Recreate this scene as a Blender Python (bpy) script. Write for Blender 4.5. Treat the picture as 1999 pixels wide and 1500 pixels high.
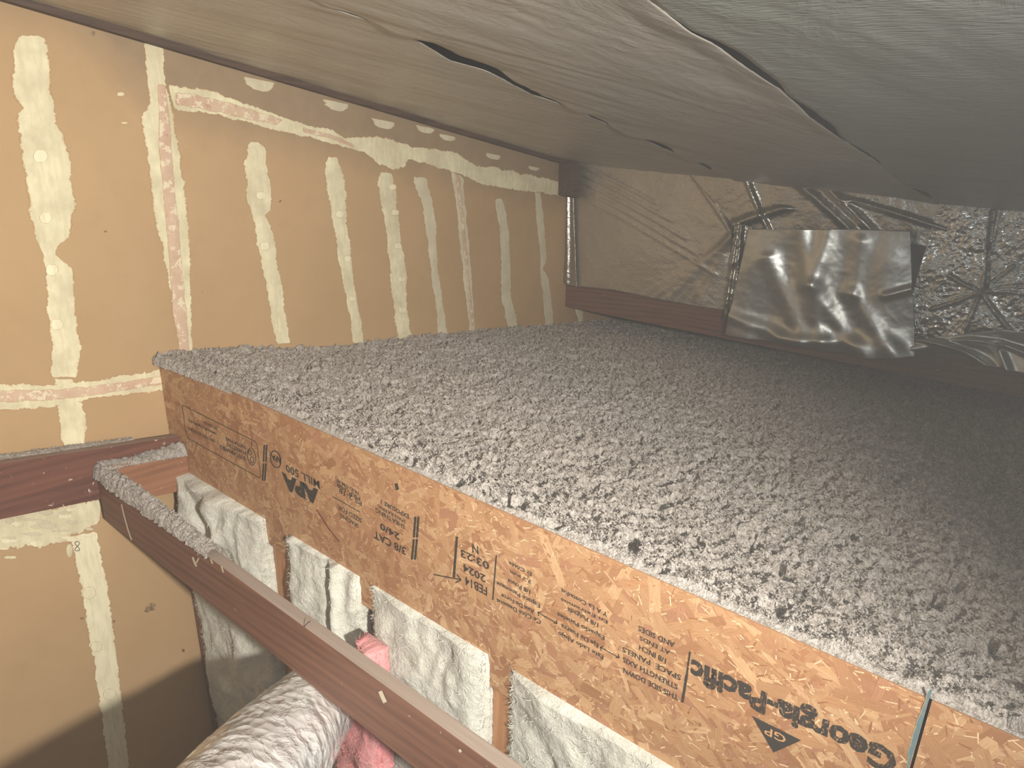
import bpy, math, random
import numpy as np
from mathutils import Vector, Matrix
sc = bpy.context.scene
for o in list(bpy.data.objects): bpy.data.objects.remove(o)
C = sc.collection
rng = np.random.default_rng(7); random.seed(7)

# ---------------------------------------------------------------- camera
F = 1369.0
M = np.array([[0.6350520975881269, 0.24864484065486223, -0.7313580358242044],
              [-0.7721993013, 0.22937183919, -0.5925342175],
              [0.0204223617, 0.94104426177, 0.3376664398]])
CAM = np.array([0.0, 0.0, 3.4])
cd = bpy.data.cameras.new('camera'); cam = bpy.data.objects.new('camera', cd); C.objects.link(cam)
cd.sensor_width = 36.0; cd.lens = F/1999*36.0; cd.clip_start = 0.02; cd.clip_end = 60
mw = Matrix([[*M[0], CAM[0]], [*M[1], CAM[1]], [*M[2], CAM[2]], [0, 0, 0, 1]])
cam.matrix_world = mw; sc.camera = cam

# ---------------------------------------------------------------- light and exposure
w = bpy.data.worlds.new('world'); sc.world = w; w.use_nodes = True
bgn = w.node_tree.nodes['Background']; bgn.inputs[0].default_value = (1.0, 0.97, 0.92, 1); bgn.inputs[1].default_value = 0.20
def lamp(name, kind, loc, target, energy, color, **kw):
    l = bpy.data.lights.new(name, kind); l.energy = energy; l.color = color
    for k, v in kw.items(): setattr(l, k, v)
    o = bpy.data.objects.new(name, l); C.objects.link(o); o.location = loc
    dv = Vector(target)-Vector(loc); o.rotation_euler = dv.to_track_quat('-Z', 'Y').to_euler(); return o
lamp('work_lamp', 'SPOT', (0.0, -0.95, 3.52), (0.8, 2.8, 2.85), 780, (1.0, 0.94, 0.85),
     spot_size=math.radians(116), spot_blend=1.0, shadow_soft_size=0.05)
lamp('camera_flash', 'SPOT', (0.06, -0.03, 3.42), (2.6, 1.2, 2.7), 20, (0.93, 0.98, 1.0), spot_size=math.radians(110), spot_blend=0.9, shadow_soft_size=0.012)
sc.view_settings.view_transform = 'Standard'; sc.view_settings.look = 'None'
sc.view_settings.exposure = 0.0; sc.view_settings.gamma = 1.0; sc.view_settings.use_curve_mapping = False

# ---------------------------------------------------------------- maths helpers
def ray(p): return M @ np.array([p[0]-999.5, -(p[1]-750.0), -F])
def PY(p, y): v = ray(p); return CAM + v*y/v[1]
def PX(p, x): v = ray(p); return CAM + v*x/v[0]
def PN(p, q, n): v = ray(p); return CAM + v*(np.dot(np.array(q)-CAM, n)/np.dot(v, n))
def lin(r, g, b):
    f = lambda c: ((c/255+0.055)/1.055)**2.4 if c/255 > 0.04045 else c/255/12.92
    return (f(r), f(g), f(b), 1.0)
def sstep(a, b, x): t = np.clip((x-a)/(b-a), 0, 1); return t*t*(3-2*t)
_P = rng.permutation(512); _G = rng.normal(size=(512, 2)); _G /= np.linalg.norm(_G, axis=1)[:, None]
def perlin(x, y, seed=0):
    x = np.asarray(x, float)+seed*37.13; y = np.asarray(y, float)+seed*11.7
    xi = np.floor(x).astype(int); yi = np.floor(y).astype(int); xf = x-xi; yf = y-yi
    u = xf**3*(xf*(xf*6-15)+10); v = yf**3*(yf*(yf*6-15)+10)
    def g(i, j, a, b):
        h = _P[(_P[i & 511]+j) & 511]; return _G[h, 0]*a+_G[h, 1]*b
    a0 = g(xi, yi, xf, yf); b0 = g(xi+1, yi, xf-1, yf); c0 = g(xi, yi+1, xf, yf-1); d0 = g(xi+1, yi+1, xf-1, yf-1)
    return (a0*(1-u)+b0*u)*(1-v)+(c0*(1-u)+d0*u)*v
def fbm(x, y, oct=4, seed=0, rough=0.5, ridged=False):
    s = 0; a = 1.0; f = 1.0; t = 0
    for k in range(oct):
        n = perlin(x*f, y*f, seed+k*3)
        if ridged: n = 0.5-np.abs(n)*1.6
        s = s+a*n; t += a; a *= rough; f *= 2.03
    return s/t

# ---------------------------------------------------------------- mesh helpers
def tag(o, label=None, cat=None, group=None, kind=None):
    if label: o['label'] = label
    if cat: o['category'] = cat
    if group: o['group'] = group
    if kind: o['kind'] = kind
    return o
def mesh(name, verts, faces, mat, parent=None, smooth=False, attrs=None):
    me = bpy.data.meshes.new(name)
    me.from_pydata([tuple(v) for v in verts], [], [tuple(f) for f in faces])
    if attrs:
        for k, a in attrs.items():
            a = np.asarray(a, np.float32)
            if a.ndim == 1:
                at = me.attributes.new(k, 'FLOAT', 'POINT'); at.data.foreach_set('value', a)
            else:
                at = me.attributes.new(k, 'FLOAT_COLOR', 'POINT'); at.data.foreach_set('color', a.ravel())
    me.materials.append(mat)
    if smooth: me.polygons.foreach_set('use_smooth', [True]*len(me.polygons))
    me.update()
    o = bpy.data.objects.new(name, me); C.objects.link(o)
    if parent: o.parent = parent
    return o
def empty(name, loc=(0, 0, 0)):
    o = bpy.data.objects.new(name, None); C.objects.link(o); o.location = loc; o.empty_display_size = 0.1; return o
def adopt(parent, *kids):     # parent keeps its place, children keep theirs
    for k in kids:
        k.parent = parent; k.matrix_parent_inverse = Matrix.Translation(parent.location).inverted()
def gridfaces(nu, nv, base=0):
    i = np.arange(nu-1)[:, None]*nv+np.arange(nv-1)[None, :]+base; i = i.ravel()
    return np.stack([i, i+1, i+nv+1, i+nv], 1).tolist()
def box_vf(p0, ax, ay, az):   # corner and three edge vectors
    p0, ax, ay, az = map(lambda q: np.array(q, float), (p0, ax, ay, az))
    v = [p0, p0+ax, p0+ax+ay, p0+ay, p0+az, p0+ax+az, p0+ax+ay+az, p0+ay+az]
    f = [(0, 3, 2, 1), (4, 5, 6, 7), (0, 1, 5, 4), (1, 2, 6, 5), (2, 3, 7, 6), (3, 0, 4, 7)]
    return v, f
def box(name, p0, ax, ay, az, mat, parent=None, bevel=0.0):
    v, f = box_vf(p0, ax, ay, az); o = mesh(name, v, f, mat, parent)
    if bevel:
        m = o.modifiers.new('bevel', 'BEVEL'); m.width = bevel; m.segments = 2
    return o
def resample(pts, n):
    pts = np.array(pts, float); s = np.r_[0, np.cumsum(np.linalg.norm(np.diff(pts, axis=0), axis=1))]
    t = np.linspace(0, s[-1], n); return np.stack([np.interp(t, s, pts[:, k]) for k in range(pts.shape[1])], 1)

# ---------------------------------------------------------------- material helpers
def newmat(name):
    m = bpy.data.materials.new(name); m.use_nodes = True; nt = m.node_tree
    return m, nt, nt.nodes['Principled BSDF']
class NB:
    def __init__(s, nt): s.nt = nt
    def n(s, t, **kw):
        x = s.nt.nodes.new(t)
        for k, v in kw.items():
            if k.startswith('i_'):
                key = k[2:]; key = int(key) if key.isdigit() else key.replace('_', ' ')
                x.inputs[key].default_value = v
            else: setattr(x, k, v)
        return x
    def l(s, a, b): s.nt.links.new(a, b)
    def coord(s, scale=(1, 1, 1), rot=(0, 0, 0)):
        t = s.n('ShaderNodeTexCoord'); m = s.n('ShaderNodeMapping'); m.inputs['Scale'].default_value = scale
        m.inputs['Rotation'].default_value = rot
        s.l(t.outputs['Object'], m.inputs['Vector']); return m.outputs['Vector']
    def noise(s, vec, scale, detail=4, rough=0.55, dist=0.0):
        x = s.n('ShaderNodeTexNoise'); x.inputs['Scale'].default_value = scale; x.inputs['Detail'].default_value = detail
        x.inputs['Roughness'].default_value = rough; x.inputs['Distortion'].default_value = dist
        s.l(vec, x.inputs['Vector']); return x.outputs['Fac']
    def ramp(s, fac, stops):
        r = s.n('ShaderNodeValToRGB'); e = r.color_ramp.elements
        while len(e) < len(stops): e.new(0.5)
        for k, (p, c) in enumerate(stops): e[k].position = p; e[k].color = c
        s.l(fac, r.inputs['Fac']); return r.outputs['Color']
    def mix(s, fac, a, b, mode='MIX'):
        x = s.n('ShaderNodeMix', data_type='RGBA', blend_type=mode)
        for sock, val in ((x.inputs[0], fac), (x.inputs[6], a), (x.inputs[7], b)):
            if hasattr(val, 'links'): s.l(val, sock)
            else: sock.default_value = val
        return x.outputs[2]
    def math(s, op, a, b=0.0, c=None):
        x = s.n('ShaderNodeMath', operation=op)
        for k, val in enumerate((a, b) if c is None else (a, b, c)):
            if hasattr(val, 'links'): s.l(val, x.inputs[k])
            else: x.inputs[k].default_value = val
        return x.outputs[0]
    def attr(s, name, out='Fac'):
        x = s.n('ShaderNodeAttribute'); x.attribute_name = name; return x.outputs[out]
    def bump(s, h, strength, dist, bsdf, prev=None):
        x = s.n('ShaderNodeBump'); x.inputs['Strength'].default_value = strength; x.inputs['Distance'].default_value = dist
        s.l(h, x.inputs['Height'])
        if prev: s.l(prev, x.inputs['Normal'])
        s.l(x.outputs['Normal'], bsdf.inputs['Normal']); return x.outputs['Normal']
g = lambda v: (v, v, v, 1)

def mat_drywall():
    m, nt, b = newmat('drywall_paper'); k = NB(nt); co = k.coord()
    n1 = k.noise(co, 1.3, 5, 0.6); n2 = k.noise(co, 9, 6, 0.65)
    col = k.mix(k.ramp(n1, [(0.3, g(0)), (0.7, g(1))]), lin(172, 142, 104), lin(184, 153, 115))
    col = k.mix(k.math('MULTIPLY', k.ramp(n2, [(0.52, g(0)), (0.75, g(1))]), 0.22), col, lin(160, 128, 96))
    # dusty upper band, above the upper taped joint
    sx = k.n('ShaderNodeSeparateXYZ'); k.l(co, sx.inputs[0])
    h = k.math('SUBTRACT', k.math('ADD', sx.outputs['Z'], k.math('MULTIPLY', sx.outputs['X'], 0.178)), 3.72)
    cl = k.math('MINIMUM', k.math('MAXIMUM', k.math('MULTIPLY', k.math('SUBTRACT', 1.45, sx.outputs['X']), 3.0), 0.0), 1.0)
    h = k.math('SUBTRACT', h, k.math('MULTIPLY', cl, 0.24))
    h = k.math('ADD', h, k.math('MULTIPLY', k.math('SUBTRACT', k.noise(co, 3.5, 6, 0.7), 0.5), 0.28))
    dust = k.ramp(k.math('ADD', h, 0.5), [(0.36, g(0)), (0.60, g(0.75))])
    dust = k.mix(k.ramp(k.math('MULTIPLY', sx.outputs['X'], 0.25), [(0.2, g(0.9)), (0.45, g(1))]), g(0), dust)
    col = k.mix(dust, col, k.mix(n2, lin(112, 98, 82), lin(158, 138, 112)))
    # small chips, specks
    sp = k.noise(co, 26, 2, 0.5); col = k.mix(k.ramp(sp, [(0.765, g(0)), (0.79, g(0.8))]), col, lin(220, 205, 170))
    sp = k.noise(k.coord((1, 1, 1), (0, 0.6, 0)), 19, 2, 0.5); col = k.mix(k.ramp(sp, [(0.77, g(0)), (0.79, g(0.7))]), col, lin(90, 74, 58))
    k.l(col, b.inputs['Base Color']); b.inputs['Roughness'].default_value = 0.85
    k.bump(k.noise(co, 60, 5), 0.12, 0.004, b); return m
def mat_compound(name, c1, c2, edge=True, patch=False):
    m, nt, b = newmat(name); k = NB(nt); co = k.coord()
    n = k.noise(co, 7, 6, 0.62); st = k.noise(k.coord((3.0, 1, 0.5)), 16, 4, 0.6)
    col = k.mix(k.ramp(n, [(0.35, g(0)), (0.65, g(1))]), c1, c2)
    col = k.mix(k.ramp(st, [(0.45, g(0)), (0.75, g(0.55))]), col, lin(190, 176, 146)); fk = k.noise(co, 22, 5, 0.75)
    if patch: col = k.mix(k.ramp(fk, [(0.53, g(0)), (0.57, g(1))]), col, lin(222, 208, 180)); col = k.mix(k.ramp(fk, [(0.34, g(0.6)), (0.38, g(0))]), col, lin(170, 122, 94))
    if edge:
        f = k.attr('feather'); e = k.math('ADD', f, k.math('MULTIPLY', k.math('SUBTRACT', k.noise(co, 26, 7, 0.8), 0.5), 1.0))
        a = k.ramp(e, [(0.10, g(0)), (0.22, g(1))])
        col = k.mix(a, lin(186, 154, 112), col)
        tr = k.n('ShaderNodeBsdfTransparent'); mx = k.n('ShaderNodeMixShader')
        al = k.ramp(e, [(0.03, g(0)), (0.10, g(1))])
        k.l(al, mx.inputs[0]); k.l(tr.outputs[0], mx.inputs[1]); k.l(b.outputs[0], mx.inputs[2])
        k.l(mx.outputs[0], nt.nodes['Material Output'].inputs['Surface'])
    k.l(col, b.inputs['Base Color']); b.inputs['Roughness'].default_value = 0.8
    k.bump(n, 0.35, 0.01, b); return m
def mat_wood(name, base, dark, light, axis=1, dusty=0.0, scale=1.0, fleck=0.70):
    m, nt, b = newmat(name); k = NB(nt)
    s = [14*scale]*3; s[axis] = 0.9*scale; co = k.coord(tuple(s))
    n = k.noise(co, 1.6, 7, 0.62, 0.6); wv = k.n('ShaderNodeTexWave', wave_type='BANDS', bands_direction='DIAGONAL')
    wv.inputs['Scale'].default_value = 1.3; wv.inputs['Distortion'].default_value = 7; wv.inputs['Detail'].default_value = 3
    k.l(co, wv.inputs['Vector'])
    col = k.mix(k.ramp(n, [(0.3, g(0)), (0.7, g(1))]), dark, base)
    col = k.mix(k.math('MULTIPLY', wv.outputs['Fac'], 0.35), col, light)
    f2 = [90*scale]*3; f2[axis] = 3; fine = k.noise(k.coord(tuple(f2)), 1.0, 3, 0.6)
    col = k.mix(k.math('MULTIPLY', fine, 0.35), col, dark)
    oc = k.coord(); sp = k.noise(oc, 38, 4, 0.62)
    col = k.mix(k.ramp(sp, [(fleck, g(0)), (fleck+0.035, g(0.75))]), col, lin(205, 188, 168))
    if dusty:
        ge = k.n('ShaderNodeNewGeometry'); sx = k.n('ShaderNodeSeparateXYZ'); k.l(ge.outputs['Normal'], sx.inputs[0])
        up = k.ramp(sx.outputs['Z'], [(0.6, g(0)), (0.9, g(dusty))])
        col = k.mix(up, col, k.mix(fine, lin(132, 118, 108), lin(164, 150, 138)))
    k.l(col, b.inputs['Base Color']); b.inputs['Roughness'].default_value = 0.7
    k.bump(fine, 0.25, 0.004, b); return m
def mat_osb():
    m, nt, b = newmat('osb_strands'); k = NB(nt)
    c = k.attr('strand', 'Color'); co = k.coord((1, 1, 1))
    uv = k.n('ShaderNodeAttribute'); uv.attribute_name = 'grain'
    gr = k.noise(uv.outputs['Vector'], 1.0, 3, 0.6)
    col = k.mix(k.math('MULTIPLY', k.ramp(gr, [(0.42, g(0)), (0.62, g(1))]), 0.36), c, lin(146, 96, 58))
    n = k.noise(co, 2.2, 4, 0.6); col = k.mix(k.math('MULTIPLY', k.ramp(n, [(0.4, g(0)), (0.7, g(1))]), 0.35), col, lin(168, 120, 84))
    fl = k.noise(k.coord((1, 1, 1), (0.5, 0, 0)), 120, 3, 0.7); col = k.mix(k.ramp(fl, [(0.66, g(0)), (0.74, g(0.5))]), col, lin(240, 214, 172))
    k.l(col, b.inputs['Base Color']); b.inputs['Roughness'].default_value = 0.55
    b.inputs['Specular IOR Level'].default_value = 0.35
    k.bump(gr, 0.3, 0.002, b); return m
def mat_ink(name='stamp_ink', col=(52, 46, 40), thr=0.40):
    m, nt, b = newmat(name); k = NB(nt); b.inputs['Base Color'].default_value = lin(*col); b.inputs['Roughness'].default_value = 0.75
    n = k.noise(k.coord((1, 260, 110)), 1.0, 3, 0.6); tr = k.n('ShaderNodeBsdfTransparent'); mx = k.n('ShaderNodeMixShader')
    k.l(k.ramp(n, [(thr-0.08, g(0.25)), (thr+0.02, g(1))]), mx.inputs[0]); k.l(tr.outputs[0], mx.inputs[1]); k.l(b.outputs[0], mx.inputs[2])
    k.l(mx.outputs[0], nt.nodes['Material Output'].inputs['Surface']); return m
def mat_foil(name, col, rough, metal=1.0, fine=0.25, scale=90, dist=0.003, squash=(1, 1, 1), crease=0.0):
    m, nt, b = newmat(name); k = NB(nt); co = k.coord(squash)
    b.inputs['Metallic'].default_value = metal
    n = k.noise(co, 3.0, 5, 0.6); c2 = tuple(x*0.72 for x in col[:3])+(1,)
    k.l(k.mix(n, c2, col), b.inputs['Base Color'])
    r = k.n('ShaderNodeMapRange'); r.inputs['To Min'].default_value = rough*0.8; r.inputs['To Max'].default_value = rough*1.35
    k.l(k.noise(co, 5, 4), r.inputs['Value']); k.l(r.outputs[0], b.inputs['Roughness'])
    v = k.n('ShaderNodeTexVoronoi'); v.inputs['Scale'].default_value = scale; k.l(co, v.inputs['Vector'])
    nn = k.bump(v.outputs['Distance'], fine, dist, b)
    if crease:
        rr = k.noise(k.coord(), 6, 6, 0.6, 0.8); x = k.math('ABSOLUTE', k.math('SUBTRACT', rr, 0.5))
        k.bump(k.ramp(x, [(0.0, g(1)), (0.07, g(0))]), crease, 0.012, b, nn)
    return m
def mat_cellulose():
    m, nt, b = newmat('grey_cellulose'); k = NB(nt); co = k.coord()
    n = k.noise(co, 55, 6, 0.7); n2 = k.noise(co, 190, 4, 0.7); n3 = k.noise(co, 1.1, 3)
    col = k.mix(k.ramp(n, [(0.33, g(0)), (0.62, g(1))]), lin(128, 119, 110), lin(214, 206, 197))
    col = k.mix(k.ramp(n2, [(0.45, g(0)), (0.62, g(0.8))]), col, lin(236, 230, 222))
    col = k.mix(k.ramp(n2, [(0.30, g(0.6)), (0.40, g(0))]), col, lin(98, 90, 82))
    col = k.mix(k.math('MULTIPLY', n3, 0.3), col, lin(186, 172, 166))
    k.l(col, b.inputs['Base Color']); b.inputs['Roughness'].default_value = 1.0
    b.inputs['Specular IOR Level'].default_value = 0.15
    h = k.math('ADD', n, k.math('MULTIPLY', n2, 0.5)); k.bump(h, 1.0, 0.016, b); return m
def mat_fluff(name, a, bb, c):
    m, nt, b = newmat(name); k = NB(nt); co = k.coord()
    n = k.noise(co, 12, 7, 0.7, 0.5); n2 = k.noise(co, 90, 4, 0.7)
    col = k.mix(k.ramp(n, [(0.3, g(0)), (0.65, g(1))]), a, bb); col = k.mix(k.ramp(k.noise(co, 3, 4), [(0.5, g(0)), (0.8, g(0.6))]), col, c)
    k.l(col, b.inputs['Base Color']); b.inputs['Roughness'].default_value = 1.0; b.inputs['Specular IOR Level'].default_value = 0.1
    b.inputs['Sheen Weight'].default_value = 0.25
    k.bump(k.math('ADD', n, k.math('MULTIPLY', n2, 0.35)), 0.8, 0.02, b); return m
def mat_flat(name, c, rough=0.8):
    m, nt, b = newmat(name); k = NB(nt); n = k.noise(k.coord(), 8, 5)
    k.l(k.mix(n, tuple(x*0.75 for x in c[:3])+(1,), c), b.inputs['Base Color']); b.inputs['Roughness'].default_value = rough; return m

MD = mat_drywall()
MC = mat_compound('joint_compound', lin(202, 192, 160), lin(230, 222, 188))
MC2 = mat_compound('grey_skim_compound', lin(196, 186, 160), lin(214, 205, 178))
MT = mat_compound('bare_joint_tape', lin(192, 158, 134), lin(208, 180, 156), True, True)
MN = mat_compound('nail_spot_compound', lin(228, 220, 188), lin(236, 229, 198))
MOS = mat_osb(); MINK = mat_ink(); MINK2 = mat_ink('brown_ink', (84, 60, 32), 0.30)
MWB = mat_wood('old_fir', lin(132, 92, 72), lin(100, 66, 52), lin(156, 110, 84), 1, 0.95)
MWA = mat_wood('dark_red_fir', lin(112, 70, 56), lin(78, 46, 38), lin(138, 90, 70), 0, 0.6, 1.0, 0.655)
MWC = mat_wood('orange_fir', lin(150, 104, 76), lin(122, 82, 58), lin(170, 124, 92), 0, 0.4)
MWS = mat_wood('stud_fir', lin(196, 144, 100), lin(160, 108, 72), lin(216, 170, 124), 2, 0)
MWL = mat_wood('ledger_fir', lin(122, 84, 62), lin(86, 56, 42), lin(146, 104, 78), 1, 0)
MWD = mat_wood('dark_trim_wood', lin(92, 70, 58), lin(56, 42, 36), lin(110, 86, 70), 0, 0)
MCE = mat_cellulose()
MBA = mat_fluff('white_fibre', lin(196, 194, 182), lin(226, 226, 214), lin(186, 178, 164))
MPK = mat_fluff('pink_fibre', lin(226, 138, 142), lin(244, 176, 176), lin(214, 118, 124))
MDK = mat_flat('roof_deck_wood', lin(40, 38, 34))
MFL = mat_flat('floor_board', lin(120, 96, 70))
MF_C = mat_foil('barrier_sheet', lin(202, 197, 186), 0.42, 0.55, 0.10, 150, 0.002, (1, 1, 1), 0.12)
MF_CR = mat_foil('ribbed_barrier_sheet', lin(176, 180, 174), 0.40, 0.6, 0.35, 60, 0.004, (2.2, 0.45, 1), 0.10)
MF_M = mat_foil('matte_foil', lin(214, 206, 192), 0.38, 0.85, 0.30, 85, 0.004)
MF_S = mat_foil('shiny_foil', lin(196, 194, 186), 0.30, 1.0, 0.25, 70, 0.004, (1, 1, 1), 0.10)
MF_P = mat_foil('smooth_foil', lin(214, 216, 212), 0.34, 0.95, 0.08, 160, 0.002)
MF_D = mat_foil('duct_jacket', lin(248, 249, 249), 0.26, 0.28, 0.8, 26, 0.012, (1, 1, 1), 0.40)
_b = MF_D.node_tree.nodes['Principled BSDF']; _b.inputs['Coat Weight'].default_value = 1.0; _b.inputs['Coat Roughness'].default_value = 0.10; _b.inputs['Coat IOR'].default_value = 1.9
MF_X = mat_foil('crinkled_foil', lin(220, 222, 218), 0.22, 1.0, 0.6, 38, 0.008, (1, 1, 1), 0.30)

# ================================================================ THE SETTING
SL = 0.178                                   # everything built along the wall follows the roof slope
def ceil_z(x, y): return 3.714-SL*(x-1.424)-0.040*(3.0-y)
WX0, WX1 = -3.0, 5.2
def wall_poly():
    v = [(WX0, 3.0, 0), (WX1, 3.0, 0), (WX1, 3.0, ceil_z(WX1, 3)+0.1), (WX0, 3.0, ceil_z(WX0, 3)+0.1)]
    v += [(a, 3.12, c) for a, _, c in v]
    f = [(0, 1, 2, 3), (7, 6, 5, 4), (0, 4, 5, 1), (1, 5, 6, 2), (2, 6, 7, 3), (3, 7, 4, 0)]
    return v, f
wall = mesh('wall_left', *wall_poly(), MD); tag(wall, kind='structure')
tag(wall, 'tan drywall gable wall with taped joints')
v, f = box_vf((WX0, -3.5, -0.1), (WX1-WX0+0.1, 0, 0), (0, 6.62, 0), (0, 0, 0.1)); tag(mesh('floor', v, f, MFL), 'bare board floor below', kind='structure')
def slab(name, x0, x1, y0, y1, dz, th, mat):
    v = [(x, y, ceil_z(x, y)+dz+t) for t in (0, th) for x, y in ((x0, y0), (x1, y0), (x1, y1), (x0, y1))]
    f = [(0, 1, 2, 3), (7, 6, 5, 4), (0, 4, 5, 1), (1, 5, 6, 2), (2, 6, 7, 3), (3, 7, 4, 0)]
    return mesh(name, v, f, mat)
tag(slab('ceiling', WX0, WX1+0.1, -3.5, 3.12, 0.09, 0.04, MDK), 'dark roof deck behind the foil sheets', kind='structure')
tag(box('wall_right', (WX1, -3.5, 0), (0.1, 0, 0), (0, 6.5, 0), (0, 0, 3.1), MDK), 'dark wall behind the hanging foil', kind='structure')
# dark ledger strip under the sheets along the wall
v = []
for x in (WX0, 4.30):
    z = ceil_z(x, 3.0)
    v += [(x, 2.955, z-0.022), (x, 3.0, z-0.022), (x, 3.0, z+0.05), (x, 2.955, z+0.05)]
tag(mesh('trim_1', v, [(0, 1, 5, 4), (1, 2, 6, 5), (2, 3, 7, 6), (3, 0, 4, 7), (0, 3, 2, 1), (4, 5, 6, 7)], MWD), 'thin dark wood strip where wall meets roof', kind='structure')

# ---- joint compound on the wall
def ribbon(name, L, R, mat, off=0.002, jag=3.4, y0=3.0, cols=8, step=3.0, seed=0, cap=True, parent=wall):
    L = np.array(L, float); R = np.array(R, float)
    n = max(8, int(max(np.linalg.norm(np.diff(L, axis=0), axis=1).sum(), np.linalg.norm(np.diff(R, axis=0), axis=1).sum())/step))
    if len(L) == len(R):
        s = np.r_[0, np.cumsum(np.linalg.norm(np.diff((L+R)/2, axis=0), axis=1))]; t = np.linspace(0, s[-1], n)
        L = np.stack([np.interp(t, s, L[:, k]) for k in (0, 1)], 1); R = np.stack([np.interp(t, s, R[:, k]) for k in (0, 1)], 1)
    else: L = resample(L, n); R = resample(R, n)
    i = np.arange(n); d = R-L; wd = np.linalg.norm(d, axis=1)[:, None]+1e-6; d = d/wd
    jl = perlin(i*0.55, i*0+seed, 1)*jag+perlin(i*0.13, i*0+seed, 2)*jag*1.2
    jr = perlin(i*0.55, i*0+seed, 3)*jag+perlin(i*0.13, i*0+seed, 4)*jag*1.2
    m = np.minimum(wd[:, 0]*0.12, 4.0)/4.0+0.15
    L = L+d*(jl*m)[:, None]-d*1.0; R = R+d*(jr*m)[:, None]+d*1.0
    u = np.linspace(0, 1, cols); V = []; A = []
    for a in range(n):
        e = min(a, n-1-a)/4.0 if cap else 1
        for b_ in range(cols):
            p = L[a]*(1-u[b_])+R[a]*u[b_]; V.append(PY(p, y0)+np.array([0, -off-0.0015*math.sin(math.pi*u[b_]), 0]))
            A.append(min(1.0, e, 0.0+min(u[b_], 1-u[b_])*3.4))
    return mesh(name, V, gridfaces(n, cols), mat, parent, True, {'feather': A})
def rows(r): return [(a, y) for y, a, b in r], [(b, y) for y, a, b in r]
S1 = [(68, 42, 76), (76, 32, 88), (100, 25, 94), (150, 23, 98), (190, 27, 102), (212, 47, 107), (222, 34, 109), (240, 33, 113), (300, 41, 137), (350, 50, 139), (400, 53, 150), (425, 57, 140), (465, 70, 136), (480, 78, 113), (495, 83, 108), (510, 86, 124), (525, 88, 141), (560, 90, 145), (600, 90, 147), (650, 98, 152), (675, 103, 160), (710, 98, 154), (738, 98, 150)]
S1b = [(738, 108, 142), (758, 106, 146), (785, 106, 160), (825, 115, 170), (860, 122, 167), (885, 130, 160)]
S2 = [(276, 490, 500), (289, 483, 518), (317, 477, 520), (350, 478, 527), (387, 481, 530), (411, 490, 527), (420, 492, 516), (439, 496, 527), (467, 499, 537), (513, 509, 540), (560, 520, 551), (607, 527, 555), (630, 532, 559), (672, 539, 567)]
S3 = [(305, 640, 655), (326, 635, 666), (370, 638, 675), (407, 646, 677), (436, 649, 675), (480, 657, 684), (517, 662, 686), (553, 670, 690), (590, 677, 696), (627, 685, 704), (672, 688, 709)]
S4 = [(335, 743, 761), (355, 736, 769), (407, 744, 776), (462, 754, 781), (517, 760, 791), (572, 763, 794), (590, 769, 794), (616, 770, 796), (668, 779, 806)]
S5 = [(344, 807, 827), (355, 806, 835), (377, 816, 840), (407, 827, 846), (443, 831, 851), (480, 836, 851), (517, 840, 853), (553, 844, 858), (583, 849, 862), (612, 853, 867), (662, 855, 874)]
S6 = [(386, 968, 978), (407, 968, 985), (443, 976, 992), (517, 978, 996), (583, 979, 998), (612, 985, 1005), (650, 993, 1013)]
S7 = [(375, 1045, 1053), (407, 1045, 1058), (462, 1051, 1063), (513, 1055, 1066), (524, 1055, 1058), (546, 1056, 1071), (583, 1060, 1076), (645, 1065, 1080)]
S8 = [(575, 1121, 1129), (605, 1122, 1137), (640, 1132, 1140)]
for q, s in enumerate((S1, S1b, S2, S3, S4, S5, S6, S7, S8)): ribbon('compound_strip', *rows(s), MC if q not in (5, 6, 7) else MC2, seed=q*5+1)
for (x, y, r) in ((78, 305, 14), (88, 425, 12), (100, 527, 12), (110, 633, 12), (508, 382, 9), (515, 480, 9), (662, 418, 8), (677, 505, 7), (686, 583, 6), (765, 365, 7), (770, 415, 7), (775, 480, 7), (783, 545, 6), (785, 605, 7), (173, 1157, 13), (187, 1262, 11), (213, 1355, 12)):
    rr = [(y+r*0.95*math.sin(t), x-r*math.cos(t), x+r*math.cos(t)) for t in np.linspace(-1.45, 1.45, 9)]
    ribbon('nail_spot', *rows(rr), MN, off=0.006, jag=0.8, seed=x, step=2.0)
# vertical taped joint left
VL = [(282, 79), (289, 154), (292, 200), (275, 229), (285, 289), (299, 420), (317, 490), (334, 574), (350, 690)]
VTL = [(300, 79), (302, 154), (299, 187), (310, 243), (308, 280), (322, 420), (329, 504), (336, 607), (353, 690)]
VTR = [(303, 82), (312, 154), (322, 170), (331, 243), (336, 327), (348, 443), (355, 537), (362, 607), (369, 690)]
VR = [(317, 84), (322, 159), (338, 219), (352, 299), (364, 397), (372, 495), (373, 607), (376, 690)]
ribbon('joint_compound', VL, VR, MC, off=0.001, seed=31)
ribbon('joint_tape', [(308, 165)]+VTL[3:], [(320, 165)]+VTR[3:], MT, off=0.005, jag=2.5, seed=33)
ribbon('joint_compound', [(880, 333), (891, 407), (902, 517), (910, 590), (919, 655)], [(904, 345), (910, 425), (917, 498), (923, 590), (928, 655)], MC2, off=0.001, seed=35)
ribbon('joint_tape', [(888, 340), (898, 420), (908, 517), (915, 590), (922, 655)], [(896, 345), (904, 425), (912, 517), (919, 590), (926, 655)], MT, off=0.005, jag=1.4, seed=36)
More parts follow.
